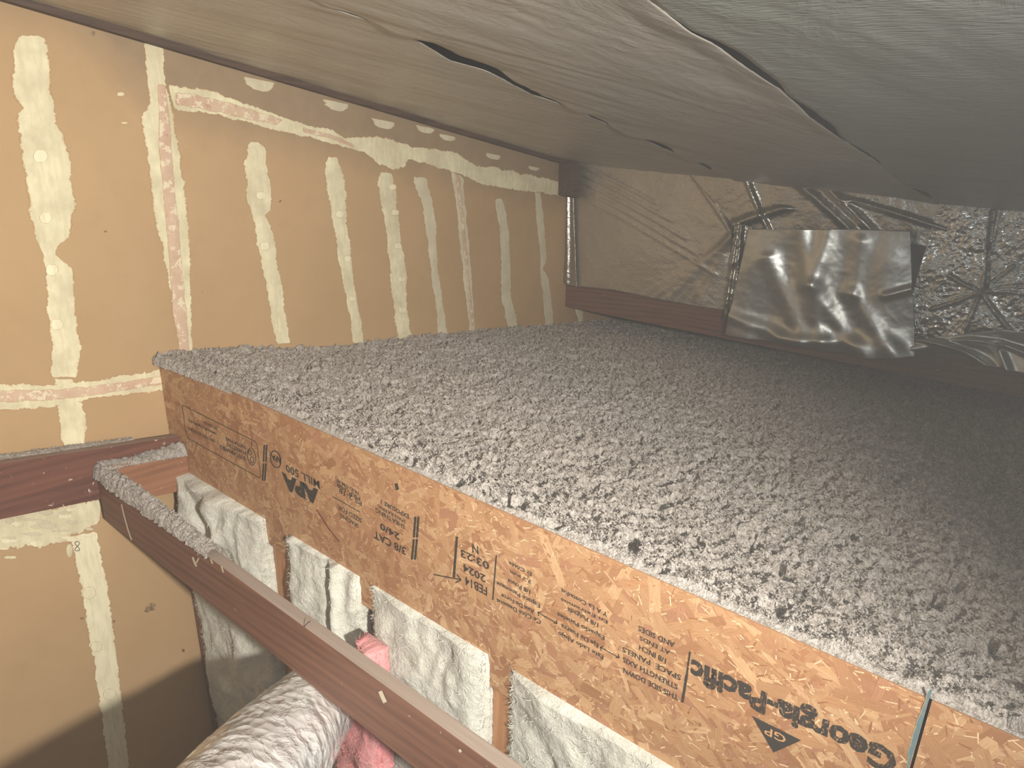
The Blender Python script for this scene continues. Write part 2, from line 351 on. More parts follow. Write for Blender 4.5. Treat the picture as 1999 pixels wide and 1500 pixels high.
# upper sloping taped joint
UT = [(326, 166), (397, 173), (490, 205), (560, 231), (600, 244), (644, 252), (673, 270), (736, 264), (805, 286), (879, 295), (930, 322), (985, 330), (1040, 343), (1098, 356)]
UB = [(340, 217), (420, 224), (495, 243), (560, 260), (600, 267), (673, 288), (710, 296), (739, 322), (770, 331), (791, 326), (795, 311), (820, 317), (875, 332), (908, 346), (956, 365), (1047, 376), (1095, 383)]
ribbon('joint_compound', UT, UB, MC, off=0.0025, seed=41)
ribbon('joint_tape', [(341, 181), (400, 190), (467, 208), (551, 234)], [(341, 203), (400, 213), (467, 229), (540, 243)], MT, off=0.0055, seed=42)
ribbon('joint_tape', [(590, 250), (650, 264), (690, 283)], [(590, 257), (650, 272), (690, 288)], MT, off=0.0055, seed=43)
# lower taped joint
ribbon('joint_compound', [(-40, 750), (0, 749), (100, 750), (180, 743), (320, 720)], [(-40, 806), (0, 802), (100, 795), (200, 775), (320, 763)], MC, off=0.0025, seed=45)
ribbon('joint_tape', [(-40, 764), (100, 762), (200, 752), (320, 733)], [(-40, 786), (100, 780), (200, 768), (320, 748)], MT, off=0.0055, seed=46)
ribbon('joint_compound', [(-40, 1000), (60, 995), (200, 975)], [(-40, 1080), (0, 1076), (60, 1070), (100, 1068), (150, 1046), (195, 1018)], MC, off=0.002, jag=7, seed=47)
ribbon('compound_strip', [(137, 1046), (152, 1125), (165, 1200), (180, 1280), (190, 1350), (200, 1420), (212, 1500), (216, 1530)], [(188, 1036), (205, 1120), (215, 1180), (225, 1260), (233, 1330), (243, 1400), (252, 1500), (255, 1530)], MN, seed=49)
# half-round dabs in the dusty band
for (x, y, r) in ((505, 160, 31), (655, 202, 25), (747, 238, 23), (829, 250, 18), (872, 266, 16), (962, 303, 15), (1041, 327, 11)):
    ribbon('compound_dab', [(x-r, y-r*.35), (x-r*.8, y+r*.15), (x-r*.4, y+r*.45), (x, y+r*.55)][::1], [(x+r, y+r*.05), (x+r*.9, y+r*.4), (x+r*.6, y+r*.6), (x+r*.2, y+r*.62)], MC2, off=0.003, jag=2, seed=x, step=1.5)
for (x, y, a, b_) in ((235, 184, 7, 4), (242, 240, 6, 2), (20, 1088, 12, 3), (540, 640, 3, 10), (135, 1075, 5, 14)):
    rr = [(y+b_*math.sin(t), x-a*math.cos(t), x+a*math.cos(t)) for t in np.linspace(-1.4, 1.4, 7)]
    ribbon('compound_chip', *rows(rr), MC, off=0.003, jag=3, seed=x, step=1.5)
for q in range(26):
    x = rng.uniform(0, 175); y = rng.uniform(1005, 1075)-x*.12; a = rng.uniform(6, 20); b_ = rng.uniform(2, 6)
    rr = [(y+b_*math.sin(t)+0*a, x-a*math.cos(t), x+a*math.cos(t)) for t in np.linspace(-1.4, 1.4, 7)]
    ribbon('compound_chip', *rows(rr), MN if q % 2 else MC2, off=0.004+q*.0002, jag=6, seed=q+60, step=1.5)
def stroke(name, pts, wpx, mat, plane, off=0.004, parent=None):
    pts = resample(pts, max(6, int(len(pts)*6))); d = np.gradient(pts, axis=0); nrm = np.stack([-d[:, 1], d[:, 0]], 1); nrm /= np.linalg.norm(nrm, axis=1)[:, None]
    V = []
    for p, n_ in zip(pts, nrm):
        for s in (-.5, .5): V.append(plane(p+n_*s*wpx, off))
    return mesh(name, V, gridfaces(len(pts), 2), mat, parent)
onwall = lambda p, off: PY(p, 3.0-off)
MPEN = mat_flat('pencil', lin(70, 66, 60))
tt = np.linspace(0, 2*math.pi, 26)
stroke('pencil_mark', [(151+4.5*math.sin(2*a), 1067-9*math.cos(a)) for a in tt], 1.2, MPEN, onwall, 0.008, wall)
MSM = mat_compound('dirt_smudge', lin(120, 92, 66), lin(96, 74, 54))
for (x, y, a, b_) in ((293, 1188, 9, 5), (287, 1193, 5, 3), (299, 1181, 5, 4), (160, 1207, 3, 2), (222, 1213, 2, 3), (357, 1270, 2, 4), (206, 452, 3, 2), (181, 65, 3, 5), (418, 1050, 1, 1)):
    rr = [(y+b_*math.sin(t), x-a*math.cos(t), x+a*math.cos(t)) for t in np.linspace(-1.4, 1.4, 7)]
    ribbon('dirt_smudge', *rows(rr), MSM, off=0.002, jag=5, seed=x, step=1.2)

# ================================================================ ROOF FOIL SHEETS
NC = np.array([SL, -0.040, 1.0]); NC = NC/np.linalg.norm(NC); QC = np.array([1.424, 3.0, 3.714])
seam1 = [(560, -32), (620, 0), (649, 14), (705, 35), (771, 63), (803, 76), (880, 118), (957, 142), (985, 154), (1048, 189), (1111, 210), (1135, 220), (1188, 245), (1254, 273), (1307, 293), (1370, 323), (1420, 346)]
seam2 = [(1230, -50), (1289, 0), (1352, 49), (1391, 69), (1447, 112), (1524, 164), (1545, 183), (1587, 220), (1632, 253), (1671, 280), (1713, 309), (1776, 360), (1818, 384), (1850, 404)]
def seam_xy(s):
    q = np.array([PN(p, QC, NC) for p in s]); o = np.argsort(q[:, 0]); return q[o, 0], q[o, 1]
s1x, s1y = seam_xy(seam1); s2x, s2y = seam_xy(seam2)
def gapw(x, blobs): return sum(1.35*a*np.exp(-((x-c)/w_)**4) for c, w_, a in blobs)
def roof_sheet(name, x0, x1, ylo, yhi, mat, fn, nx=330, ny=120):
    X = np.linspace(x0, x1, nx)[:, None]*np.ones((1, ny)); t = np.linspace(0, 1, ny)[None, :]
    lo = ylo(X[:, 0])[:, None]; hi = yhi(X[:, 0])[:, None]; Y = lo*(1-t)+hi*t
    Z = ceil_z(X, Y)+fn(X, Y, t)
    V = np.stack([X, Y, Z], -1).reshape(-1, 3); o = mesh(name, V, gridfaces(nx, ny), mat, None, True)
    m = o.modifiers.new('thickness', 'SOLIDIFY'); m.thickness = 0.0012; m.offset = 1; return o
def xat(s, k): return PN(s[k], QC, NC)[0]
G1 = [((xat(seam1, 5)+xat(seam1, 8))/2, (xat(seam1, 8)-xat(seam1, 5))/2, .032), ((xat(seam1, 8)+xat(seam1, 10))/2, (xat(seam1, 10)-xat(seam1, 8))/2*.9, .020), ((xat(seam1, 11)+xat(seam1, 12))/2, .12, .014),
      ((xat(seam1, 2)+xat(seam1, 4))/2, (xat(seam1, 4)-xat(seam1, 2))/2, .007), ((xat(seam1, 13)+xat(seam1, 14))/2, .16, .02), (xat(seam1, 15), .12, .022)]
G2 = [((xat(seam2, 3)+xat(seam2, 5))/2, (xat(seam2, 5)-xat(seam2, 3))/2, .022), ((xat(seam2, 6)+xat(seam2, 8))/2, (xat(seam2, 8)-xat(seam2, 6))/2, .020), ((xat(seam2, 9)+xat(seam2, 10))/2, .2, .010), ((xat(seam2, 11)+xat(seam2, 12))/2, .14, .03)]
y1 = lambda x: np.interp(x, s1x, s1y); y2 = lambda x: np.interp(x, s2x, s2y)
def wr(X, Y, seed, amp=1.0):   # shallow wrinkles running obliquely across the sheet
    u = X*0.9-Y*0.35; v_ = X*0.55+Y*1.1
    return amp*(0.010*fbm(u*1.1, v_*3.0, 3, seed)+0.0045*fbm(u*1.6, v_*11, 3, seed+5, ridged=True)+0.002*fbm(X*6, Y*22, 3, seed+9))
def f1(X, Y, t):   return wr(X, Y, 1)+0.004-0.010*np.exp(-(t*14)**2)*np.abs(perlin(X*2.2, X*0, 8))*2
def f2(X, Y, t):   return wr(X, Y, 20, 1.1)-0.006+0.012*gapw(X, G1)/.03*np.exp(-((1-t)*10)**2)-0.008*np.exp(-(t*14)**2)
def f3(X, Y, t):   return wr(X, Y, 40, .8)-0.012+0.0005*np.sin(X*120+Y*30+3*perlin(X*3, Y*3, 5))*sstep(-.1, .25, perlin(X*1.3, Y*1.3, 6))+0.004*perlin(X*1.5, Y*6, 7)
o = roof_sheet('foil_sheet', -1.2, 4.36, y1, lambda x: x*0+2.962, MF_C, f1)
tag(o, 'pale roof foil sheet nearest the tan drywall wall', 'foil sheet', 'foil sheets lining the roof')
o = roof_sheet('foil_sheet', -1.2, 4.36, y2, lambda x: y1(x)-gapw(x, G1), MF_C, f2)
tag(o, 'middle roof foil sheet, wrinkled, between the two long dark gaps', 'foil sheet', 'foil sheets lining the roof')
o = roof_sheet('foil_sheet', -1.2, 4.36, lambda x: x*0-3.4, lambda x: y2(x)-gapw(x, G2), MF_CR, f3, 420, 300)
tag(o, 'dim grey rippled roof foil sheet at the upper right', 'foil sheet', 'foil sheets lining the roof')

# ================================================================ FAR FOIL WALL AND TIMBERS
XF = 4.33
def hang(name, top, bot, x, mat, disp, nu=120, nv=90, label=None, cat='foil', group=None, flat=False, jag=0.0):
    T = resample(top, nu); B = resample(bot, nu)
    P0 = np.array([PX(p, x) for p in T]); P1 = np.array([PX(p, x) for p in B])
    u = np.linspace(0, 1, nu)[:, None]*np.ones((1, nv)); v_ = np.ones((nu, 1))*np.linspace(0, 1, nv)[None, :]
    P = P0[:, None, :]*(1-v_)[..., None]+P1[:, None, :]*v_[..., None]
    if jag: P[..., 2] += jag*perlin(u*25, v_*0, 3)*v_
    P[..., 0] -= disp(u, v_, P[..., 1], P[..., 2])
    o = mesh(name, P.reshape(-1, 3), gridfaces(nu, nv), mat, None, not flat)
    m = o.modifiers.new('thickness', 'SOLIDIFY'); m.thickness = 0.001; m.offset = 0
    if label: tag(o, label, cat, group)
    return o
def fold(u, v, a, b, w, h):   # soft ridge along a segment in sheet coordinates
    ax, ay = a; bx, by = b; dx, dy = bx-ax, by-ay; L = dx*dx+dy*dy
    t = np.clip(((u-ax)*dx+(v-ay)*dy)/L, 0, 1); d = np.hypot(u-ax-t*dx, v-ay-t*dy)
    return h*np.exp(-(d/w)**2)
def crump(y, z, s, a, seed): return a*fbm(y*s, z*s, 4, seed, 0.55, True)
GR = 'foil sheets hung on the far side'
def d1(u, v, y, z):
    h = 0.012+0.05*sstep(0, 1, v)*0.15+crump(y, z, 3.0, 0.010, 3)+0.004*fbm(y*14, z*30, 3, 7)*sstep(.25, .6, u)
    for a in ((0.72, 0.0), (0.78, 0.0)): h = h+fold(u, v, a, (1.0, 0.42), 0.014, 0.02)
    for k in range(7): h = h+fold(u, v, (0.45+k*.07, 1.0), (0.98, 0.44), 0.025, 0.005+.003*(k % 3))
    for k in range(5): h = h+fold(u, v, (0.0, 0.0+k*.06), (0.5+k*.1, 0.25+k*.12), 0.015, 0.006)
    return h
hang('hanging_foil', [(1124, 316), (1220, 322), (1340, 334), (1440, 345)], [(1112, 556), (1200, 566), (1320, 590), (1432, 608)], XF, MF_M, d1, 170, 110,
     'wide matte brownish foil panel hung beside the tan wall corner', 'foil', GR)
def d3(u, v, y, z):
    h = 0.020+crump(y, z, 4.0, 0.014, 11)+fold(u, v, (.22, .1), (.16, .95), .012, .03)+fold(u, v, (.42, .05), (.58, 1), .03, .03)+fold(u, v, (.52, .05), (.68, 1), .03, .03)
    return h+fold(u, v, (.0, .9), (.3, .55), .04, .02)+fold(u, v, (.62, .3), (1, .6), .05, .02)
hang('hanging_foil', [(1340, 330), (1500, 345), (1680, 364), (1860, 388)], [(1445, 452), (1560, 456), (1700, 462), (1845, 486)], XF-.012, MF_S, d3, 190, 80,
     'dark crinkled foil strip just under the roof above the smooth square patch', 'foil', GR)
def d2(u, v, y, z): return 0.035+crump(y, z, 9, 0.025, 17)+fold(u, v, (.5, 0), (.45, 1), .1, .035)+fold(u, v, (.2, .2), (.1, 1), .07, .02)
hang('hanging_foil', [(1440, 432), (1455, 436), (1472, 442)], [(1416, 622), (1440, 626), (1466, 628)], XF-.03, MF_S, d2, 40, 110,
     'narrow shiny crumpled foil strip down the left edge of the smooth patch', 'foil', GR)
def d5(u, v, y, z):
    h = 0.025+crump(y, z, 4, 0.022, 23)+0.0035*fbm(y*22, z*22, 3, 29, 0.6, True)
    for a in ((.2, .5), (.15, .75), (.6, .45), (1, .55), (1, .7), (.35, 1), (.65, 1), (.45, 0)): h = h+fold(u, v, (.42, .63), a, .012, .018)
    return h+fold(u, v, (.40, .04), (.42, .3), .014, -.07)+fold(u, v, (.42, .3), (.45, .6), .010, -.06)
hang('hanging_foil', [(1836, 396), (1900, 400), (1990, 404), (2100, 412)], [(1755, 662), (1860, 664), (1960, 650), (2100, 665)], XF-.02, MF_X, d5, 190, 150,
     'bright heavily crinkled foil sheet at the right edge of the view', 'foil', GR)
def d6(u, v, y, z):
    return 0.05+0.05*np.sin(u*7+v*2)*sstep(0, .6, v)*.5+fold(u, v, (.15, .05), (.5, 1), .05, .035)+fold(u, v, (.55, .3), (.62, 1), .03, .03)+fold(u, v, (.4, .2), (1, .75), .06, .03)+crump(y, z, 2.5, .015, 31)
hang('hanging_foil', [(1752, 662), (1850, 652), (1960, 640), (2100, 655)], [(1752, 690), (1830, 690), (1900, 702), (1999, 722), (2100, 745)], XF-.035, MF_P, d6, 120, 60,
     'smooth draped foil flap folded over the timber at lower right', 'foil', GR)
def d4(u, v, y, z):
    h = 0.055+0.012*np.sin(u*16+v*1.5)*sstep(0, .3, v)
    for (a, b_) in (((.16, .25), (.42, .95)), ((.33, 0), (.50, .9)), ((.50, 0), (.44, .45)), ((.44, .45), (.68, .95)), ((.70, .1), (.66, .5)), ((.66, .5), (.92, 1)), ((.0, .8), (.35, .95)), ((.3, .95), (.7, .9))):
        h = h+fold(u, v, a, b_, .055, .020)
    return h+crump(y, z, 3, .010, 37)+fold(u, v, (.85, .5), (1, .45), .03, .02)+.05*sstep(.75, 1, v)*(.4+perlin(u*8, v*0, 4))
hang('hanging_foil', [(1468, 446), (1570, 446), (1680, 446), (1781, 450)], [(1424, 650), (1520, 664), (1620, 680), (1700, 694), (1790, 692)], XF-.05, MF_P, d4, 190, 130,
     'smooth square foil patch with soft vertical folds, bulging at its bottom', 'foil', GR)
def d8(u, v, y, z): return 0.03+crump(y, z, 4, 0.02, 43)+0.003*fbm(y*22, z*22, 3, 44, .6, True)
hang('hanging_foil', [(2092, 411), (2300, 430), (2700, 470)], [(2092, 700), (2300, 735), (2700, 800)], XF-.015, MF_S, d8, 120, 60,
     'crinkled foil sheet past the right edge of the view', 'foil', GR)
def d7(u, v, y, z): return 0.015+crump(y, z, 5, .010, 41)+fold(u, v, (.6, 0), (.4, 1), .12, .015)
hang('foil_strip', [(1098, 362), (1108, 362), (1121, 364)], [(1101, 548), (1112, 556), (1128, 560)], 4.30, MF_S, d7, 30, 110,
     'thin shiny foil strip in the corner between tan wall and far foil', 'foil')
# dark post end in the corner
box('timber_block', (4.165, 2.88, 2.99), (0.10, 0, -0.02), (0, 0.115, 0), (0, 0, 0.22), MWD, bevel=0.004)
tag(bpy.data.objects['timber_block'], 'dark square timber block high in the corner under the roof', 'timber')
box('timber_ledger', (XF-0.005, -2.6, 2.155), (0.045, 0, 0), (0, 5.6, 0), (0, 0, 0.185), MWL, bevel=0.003)
tag(bpy.data.objects['timber_ledger'], 'long brown timber running under the hanging foil sheets', 'timber')

# ================================================================ OSB DAM
XO = 1.270; ZT, ZB = 2.447, 1.838
YJ = float(PX((1822, 1345), XO)[1])
def osb(name, y0, y1, z0, z1, seed, count):
    r = np.random.default_rng(seed); th = 0.0115
    v, f = box_vf((XO, y0, z0), (th, 0, 0), (0, y1-y0, 0), (0, 0, z1-z0)); V = list(map(np.array, v)); Fc = list(f)
    base = np.array(lin(172, 132, 96)); COL = [base]*8; GR_ = [np.array([0, 0, 0, 1.])]*8
    pal = [np.array(lin(*c)) for c in ((190, 150, 110), (180, 138, 100), (196, 158, 118), (162, 118, 84), (184, 143, 104), (190, 150, 112), (172, 127, 98), (206, 170, 130), (170, 127, 92))]
    for k in range(count):
        big = r.random()
        L = r.uniform(.04, .16) if big < .50 else r.uniform(.008, .03); W_ = L*(r.uniform(.06, .26) if r.random() < .75 else r.uniform(.25, .5)) if big < .50 else r.uniform(.0008, .004)
        W_ = min(W_, .034)
        cy = r.uniform(y0, y1); cz = r.uniform(z0, z1); a = r.normal(0, .75)+(0 if r.random() < .7 else r.uniform(-1.5, 1.5))
        ca, sa = math.cos(a), math.sin(a)
        c = pal[r.integers(len(pal))]*r.uniform(.90, 1.08)
        if big > .50: c = np.array(lin(232, 206, 166)) if r.random() < .65 else np.array(lin(148, 98, 60))
        c = np.clip(c, 0, 1); c[3] = 1
        d = 0.00015+0.0013*k/count+(0.0 if big < .50 else .0002); tl = r.uniform(-.0009, .0009)
        pts = [(-.5, -.15-.2*r.random()), (-.5+.12*r.random(), -.5), (.5-.15*r.random(), -.5+.15*r.random()), (.5, .0), (.5-.12*r.random(), .5), (-.45, .5-.25*r.random())]
        b0 = len(V); idx = []
        for (p, q) in pts:
            yy = cy+p*L*ca-q*W_*sa; zz = cz+p*L*sa+q*W_*ca
            yy = min(max(yy, y0), y1); zz = min(max(zz, z0), z1)
            V.append(np.array([XO-d-tl*p*1.0-0.0003, yy, zz])); COL.append(c); GR_.append(np.array([p*L*25+k*1.7, q*W_*420, k*.37, 1])); idx.append(len(V)-1)
        Fc.append(tuple(idx))
    o = mesh(name, V, Fc, MOS, None, False, {'strand': np.array(COL), 'grain': np.array(GR_)})
    return o
b1 = osb('osb_panel', YJ+0.002, 2.995, ZB, ZT, 5, 19000)
tag(b1, 'long printed strand board panel with upside-down stamps, ending at the tan wall', 'board', 'strand board dam panels')
b2 = osb('osb_panel', -2.45, YJ-0.003, ZB-0.004, ZT-0.001, 9, 9500)
tag(b2, 'second strand board panel, unprinted, at the lower right past the dark joint', 'board', 'strand board dam panels')
onb = lambda p, off: PX(p, XO-0.0025-off)
MBL = mat_compound('blue_edge_paint', lin(84, 110, 118), lin(104, 128, 132))
def bribbon(name, L, R, mat, off=0.0, cols=5, n=60, jag=2, seed=1):
    L = resample(L, n); R = resample(R, n); i = np.arange(n); V = []; A = []
    for a in range(n):
        j = perlin(a*.9, seed, 1)*jag+perlin(a*.31, seed, 1)*jag
        for b_ in range(cols):
            u = b_/(cols-1); p = (L[a]+np.array([j, 0]))*(1-u)+R[a]*u; V.append(onb(p, off)); A.append(u*.8)
    return mesh(name, V, gridfaces(n, cols), mat, b1, False, {'feather': A})
bribbon('blue_edge_paint', [(1812, 1348), (1800, 1380), (1788, 1410), (1774, 1450), (1766, 1520)], [(1821, 1346), (1809, 1380), (1801, 1410), (1789, 1450), (1768, 1520)], MBL)
# ---- printing
def line(p, q, wpx, mat=MINK, name='printed_line'):
    p = np.array(p, float); q = np.array(q, float); return stroke(name, [p, (p+q)/2, q], wpx, mat, onb, 0.0004, b1)
def text(s, p0, p1, hpx, mat=MINK, bold=0.0, name='printed_text', parent=None, off=0.0004, mono=False):
    """upside-down stamp: reads from p0 to p1 (text centre line), cap height hpx measured at p0"""
    a = onb(p0, off); b_ = onb(p1, off); vx = (b_-a); wtxt = np.linalg.norm(vx[1:]); vx = vx/np.linalg.norm(vx)
    up = np.cross([-1, 0, 0], vx); up = -up if up[2] > 0 else up
    h = np.linalg.norm(onb((p0[0], p0[1]+hpx), off)-a)
    cu = bpy.data.curves.new('t', 'FONT'); cu.body = s; cu.size = 1.0; cu.offset = bold+.012; cu.resolution_u = 2
    ob = bpy.data.objects.new('t', cu); C.objects.link(ob); dg = bpy.context.evaluated_depsgraph_get(); dg.update()
    me = bpy.data.meshes.new_from_object(ob.evaluated_get(dg)); bpy.data.objects.remove(ob); bpy.data.curves.remove(cu)
    n = len(me.vertices)
    if n == 0: return None
    co = np.empty(n*3, np.float32); me.vertices.foreach_get('co', co); co = co.reshape(-1, 3)
    x0, x1_ = co[:, 0].min(), co[:, 0].max(); cap = 0.72
    u = (co[:, 0]-x0)/(x1_-x0)*wtxt; vv = (co[:, 1]/cap-0.5)*h
    W_ = a[None, :]+u[:, None]*vx[None, :]+vv[:, None]*up[None, :]; me.vertices.foreach_set('co', W_.astype(np.float32).ravel())
    me.materials.clear(); me.materials.append(mat); me.update(); me.name = name
    o = bpy.data.objects.new(name, me); C.objects.link(o); o.parent = b1; return o
# rounded certification box
def rrect(P, r, w, mat, name):
    TL, TR, BR, BL = [onb(p, 0.0004)[1:] for p in P]
    def outline(ins):
        out = []
        cs = [TL, TR, BR, BL]
        for k in range(4):
            c = cs[k]; pv = cs[k-1]; nx = cs[(k+1) % 4]; a = (pv-c)/np.linalg.norm(pv-c); b_ = (nx-c)/np.linalg.norm(nx-c)
            for t in np.linspace(0, math.pi/2, 7):
                out.append(c+(a+b_)*(r)-(a*math.sin(math.pi/2-t)*0+a*math.sin(t)+b_*math.cos(t))*(r-ins))
        return out
    A = outline(0); B = outline(w); n = len(A)
    V = [(XO-0.003, *p) for p in A]+[(XO-0.003, *p) for p in B]
    return mesh(name, V, [(i, (i+1) % n, n+(i+1) % n, n+i) for i in range(n)], mat, b1)
# corner order makes each rounded corner sweep the right way
def rr2(P, r, w, mat, name):
    y = [onb(p, 0)[1] for p in P]; z = [onb(p, 0)[2] for p in P]
    yl, yr = (y[0]+y[3])/2, (y[1]+y[2])/2; zt, zb = (z[0]+z[1])/2, (z[2]+z[3])/2
    yl, yr = max(yl, yr), min(yl, yr); out = []; inn = []
    for (cy, cz, t0) in ((yr+r, zt-r, math.pi/2), (yl-r, zt-r, 0), (yl-r, zb+r, -math.pi/2), (yr+r, zb+r, -math.pi)):
        for t in np.linspace(t0+math.pi/2, t0, 8):
            out.append((XO-.003, cy+r*math.cos(t), cz+r*math.sin(t))); inn.append((XO-.003, cy+(r-w)*math.cos(t), cz+(r-w)*math.sin(t)))
    n = len(out); return mesh(name, out+inn, [(i, (i+1) % n, n+(i+1) % n, n+i) for i in range(n)], mat, b1)
rr2([(360, 794), (506, 863), (505.6, 929), (360, 857)], .018, .0042, MINK2, 'printed_box')
text('SUSTAINABLE', (480, 897), (428, 872), 7.5, MINK, .008)
text('FORESTRY', (480, 886), (441, 867), 7.0, MINK, .008)
text('INITIATIVE', (480, 875), (440, 856), 7.0, MINK, .008)
text('CERTIFIED SOURCING', (421, 863), (366, 836), 6, MINK2)
text('www.sfiprogram.org', (421, 848), (368, 822), 6, MINK2, .01)
text('SFI-00025', (424, 838), (398, 825), 6, MINK2)
def loop(name, cx, cy, a, b_, w, mat, n=24, pw=1.0):
    pts = [(cx+a*math.copysign(abs(math.cos(t))**pw, math.cos(t)), cy+b_*math.sin(t)+(cx+0)*0+0.45*a*math.cos(t)) for t in np.linspace(0, 2*math.pi, n)]
    return stroke(name, pts, w, mat, onb, .0004, b1)
loop('printed_leaf', 491, 892, 8, 17, 1.3, MINK, 24, 1.3); loop('printed_tree', 488, 884, 3, 5, 1.3, MINK, 14); loop('printed_tree', 492, 898, 3.5, 6, 1.5, MINK, 14)
line((491, 862), (492, 874), 1.2)
for xa in (0, 4.5): line((516+xa, 869), (514.5+xa, 902), 3.0); line((514.5+xa, 905), (512.5+xa, 939), 3.0)
loop('printed_circle', 538, 897, 10, 16, 2.0, MINK, 26); text('APA', (550, 902), (530, 892), 11, MINK, .03)
text('MILL 500', (624, 948), (558, 914), 15, MINK, .002)
text('APA', (623, 974), (551, 938), 27, MINK, .06)
for s, p, q, h in (('PS 2-18', (706, 985), (662, 958), 9), ('PRP-108', (703, 975), (658, 947), 8), ('HUD-UM-40', (700, 964), (657, 938), 7), ('SIZED FOR', (706, 1018), (660, 990), 9), ('SPACING', (700, 1028), (664, 1006), 8)): text(s, p, q, h, MINK, .0)
line((702, 1000), (650, 970), 1.5)
text('3/8 CAT', (792, 1078), (730, 1044), 15, MINK, .012); text('24/0', (780, 1050), (742, 1027), 13, MINK, .01)
text('SHEATHING', (790, 1030), (733, 996), 9); text('EXPOSURE 1', (798, 1010), (744, 980), 9, MINK, .01); text('SPAN RATING', (792, 1020), (737, 988), 7)
line((773, 944), (776, 957), 6)
for xa in (0, 6): line((813+xa-2, 1009), (810+xa-2, 1050), 4.0); line((810+xa-2, 1053), (806+xa-2, 1093), 4.0)
line((892, 1048), (886, 1128), 4.5); line((846, 1122), (898, 1132), 2.2); line((900, 1133), (892, 1122), 2.2); line((900, 1133), (889, 1138), 2.2)
text('FEB14', (951, 1156), (908, 1134), 17, MINK, .006); text('2024', (948, 1132), (904, 1108), 15, MINK, .006); text('03:23', (955, 1107), (899, 1080), 15, MINK, .006); text('N', (934, 1076), (922, 1071), 16, MINK, .006)
line((969, 1084), (962, 1172), 2.5)
for s, p, q, h in (('Et Côtés', (1038, 1122), (994, 1100), 8), ('3,2 mm', (1037, 1138), (996, 1117), 7), ('1/8 Pouce', (1035, 1157), (991, 1134), 9), ('Espace Panneaux', (1054, 1184), (969, 1139), 9), ('Axe De Force', (1043, 1196), (979, 1163), 9), ('Ce Côté Dessous', (1056, 1216), (970, 1173), 9),
                   ('Y A La Costados', (1186, 1202), (1096, 1154), 9), ('En Extremos', (1186, 1216), (1095, 1171), 7), ('1/8 Pulgada', (1168, 1222), (1108, 1190), 9), ('Espacio Paneles', (1180, 1247), (1088, 1200), 9), ('Eje De Fuerza', (1168, 1262), (1096, 1223), 9), ('Este Lado Abajo', (1178, 1285), (1090, 1237), 9),
                   ('AND SIDES', (1317, 1261), (1246, 1227), 11), ('AT ENDS', (1308, 1276), (1249, 1246), 9), ('1/8 INCH', (1300, 1292), (1248, 1264), 11), ('SPACE  PANELS', (1329, 1325), (1215, 1268), 11), ('STRENGTH AXIS', (1323, 1343), (1216, 1288), 11), ('THIS SIDE DOWN', (1324, 1364), (1217, 1309), 11)):
    text(s, p, q, h, MINK, .004)
for p, q in (((1050, 1196), (1088, 1218)), ((1172, 1264), (1209, 1285))):
    line(p, q, 1.8)
    for e, s in ((p, 1), (q, -1)): line(e, (e[0]+s*7, e[1]-1), 1.8); line(e, (e[0]+s*2, e[1]+s*7), 1.8)
line((1347, 1273), (1341, 1318), 3.5); line((1341, 1318), (1332, 1372), 5)
MINK3 = mat_ink('striped_ink', (50, 46, 42), 0.46)
text('Georgia-Pacific', (1750, 1495), (1348, 1308), 47, MINK3, .032)
V = [onb(p, .0004) for p in ((1468, 1398), (1564, 1446), (1510, 1470))]; mesh('printed_triangle', V, [(0, 1, 2)], mat_ink('triangle_ink', (54, 50, 46), .36), b1)
text('GP', (1534, 1446), (1492, 1426), 16, mat_flat('bare_wood_letters', lin(204, 156, 110)), .0, 'printed_letters', off=.0009)
# brown streaks and resin spots
MST = mat_ink('brown_streak', (118, 70, 48), .38)
stroke('brown_streak', [(618, 995), (640, 1030), (662, 1058)], 2.4, MST, onb, .0003, b1)

# ================================================================ CELLULOSE
def chunks(V_out, F_out, P, r, size, n_in):
    pass
def cell_z(x, y):
    h = 2.425-0.122*(x-1.27)
    h = h+0.050*np.exp(-((x-1.62)/.30)**2-((y-3.0)/.45)**2)+0.038*sstep(1.60, 1.29, x)
    h = h-0.035*sstep(3.4, 4.8, x)
    h = h+0.030*fbm(x*1.2, y*1.2, 2, 3)*sstep(1.30, 1.6, x)
    return h
def cell_d(x, y):
    a = fbm(x*7, y*7, 3, 13)*0.022
    wx = x+.012*perlin(x*20, y*20, 61); wy = y+.012*perlin(x*20, y*20, 62); b_ = 2.6*np.abs(perlin(wx*24, wy*24, 17))+1.5*np.abs(perlin(wx*55, wy*55, 18))-.9; c = fbm(x*70, y*70, 2, 23)
    pit = sstep(.14, .40, perlin(x*11, y*11, 31)+.5*perlin(x*31, y*31, 32)+.2*perlin(x*80, y*80, 33))
    return a+0.013*b_+0.006*c-0.034*pit
def axis_var(a, b_, s0, s1):
    out = [a]
    while out[-1] < b_:
        t = (out[-1]-a)/(b_-a); out.append(out[-1]+s0*(1-t)+s1*t)
    return np.array(out)
ax_ = axis_var(XO+0.0012, WX1, .0062, .017); ay_ = np.r_[np.arange(-2.6, -0.76, .02), axis_var(-0.75, 3.0, .0060, .0125)]; ay_[-1] = 2.998
nx, ny = len(ax_), len(ay_)
X = ax_[:, None]*np.ones((1, ny)); Y = np.ones((nx, 1))*ay_[None, :]
edge = sstep(XO+.008, XO+.03, X)
Zc = cell_z(X, Y)+cell_d(X, Y)*(0.35+0.65*edge)
Zc = Zc*sstep(0, 1, (X-XO)/.02*1.0)+(ZT+.003)*(1-sstep(0, 1, (X-XO)/.02)); eb = sstep(XO+.020, XO+.007, X); Zc = Zc*(1-eb)+(ZT+.0012+.012*np.clip((X-XO-.002)/.012, 0, 1)*(fbm(X*40, Y*40, 2, 77)+.45)+.02*sstep(2.6, 2.95, Y)*sstep(XO, XO+.01, X))*eb
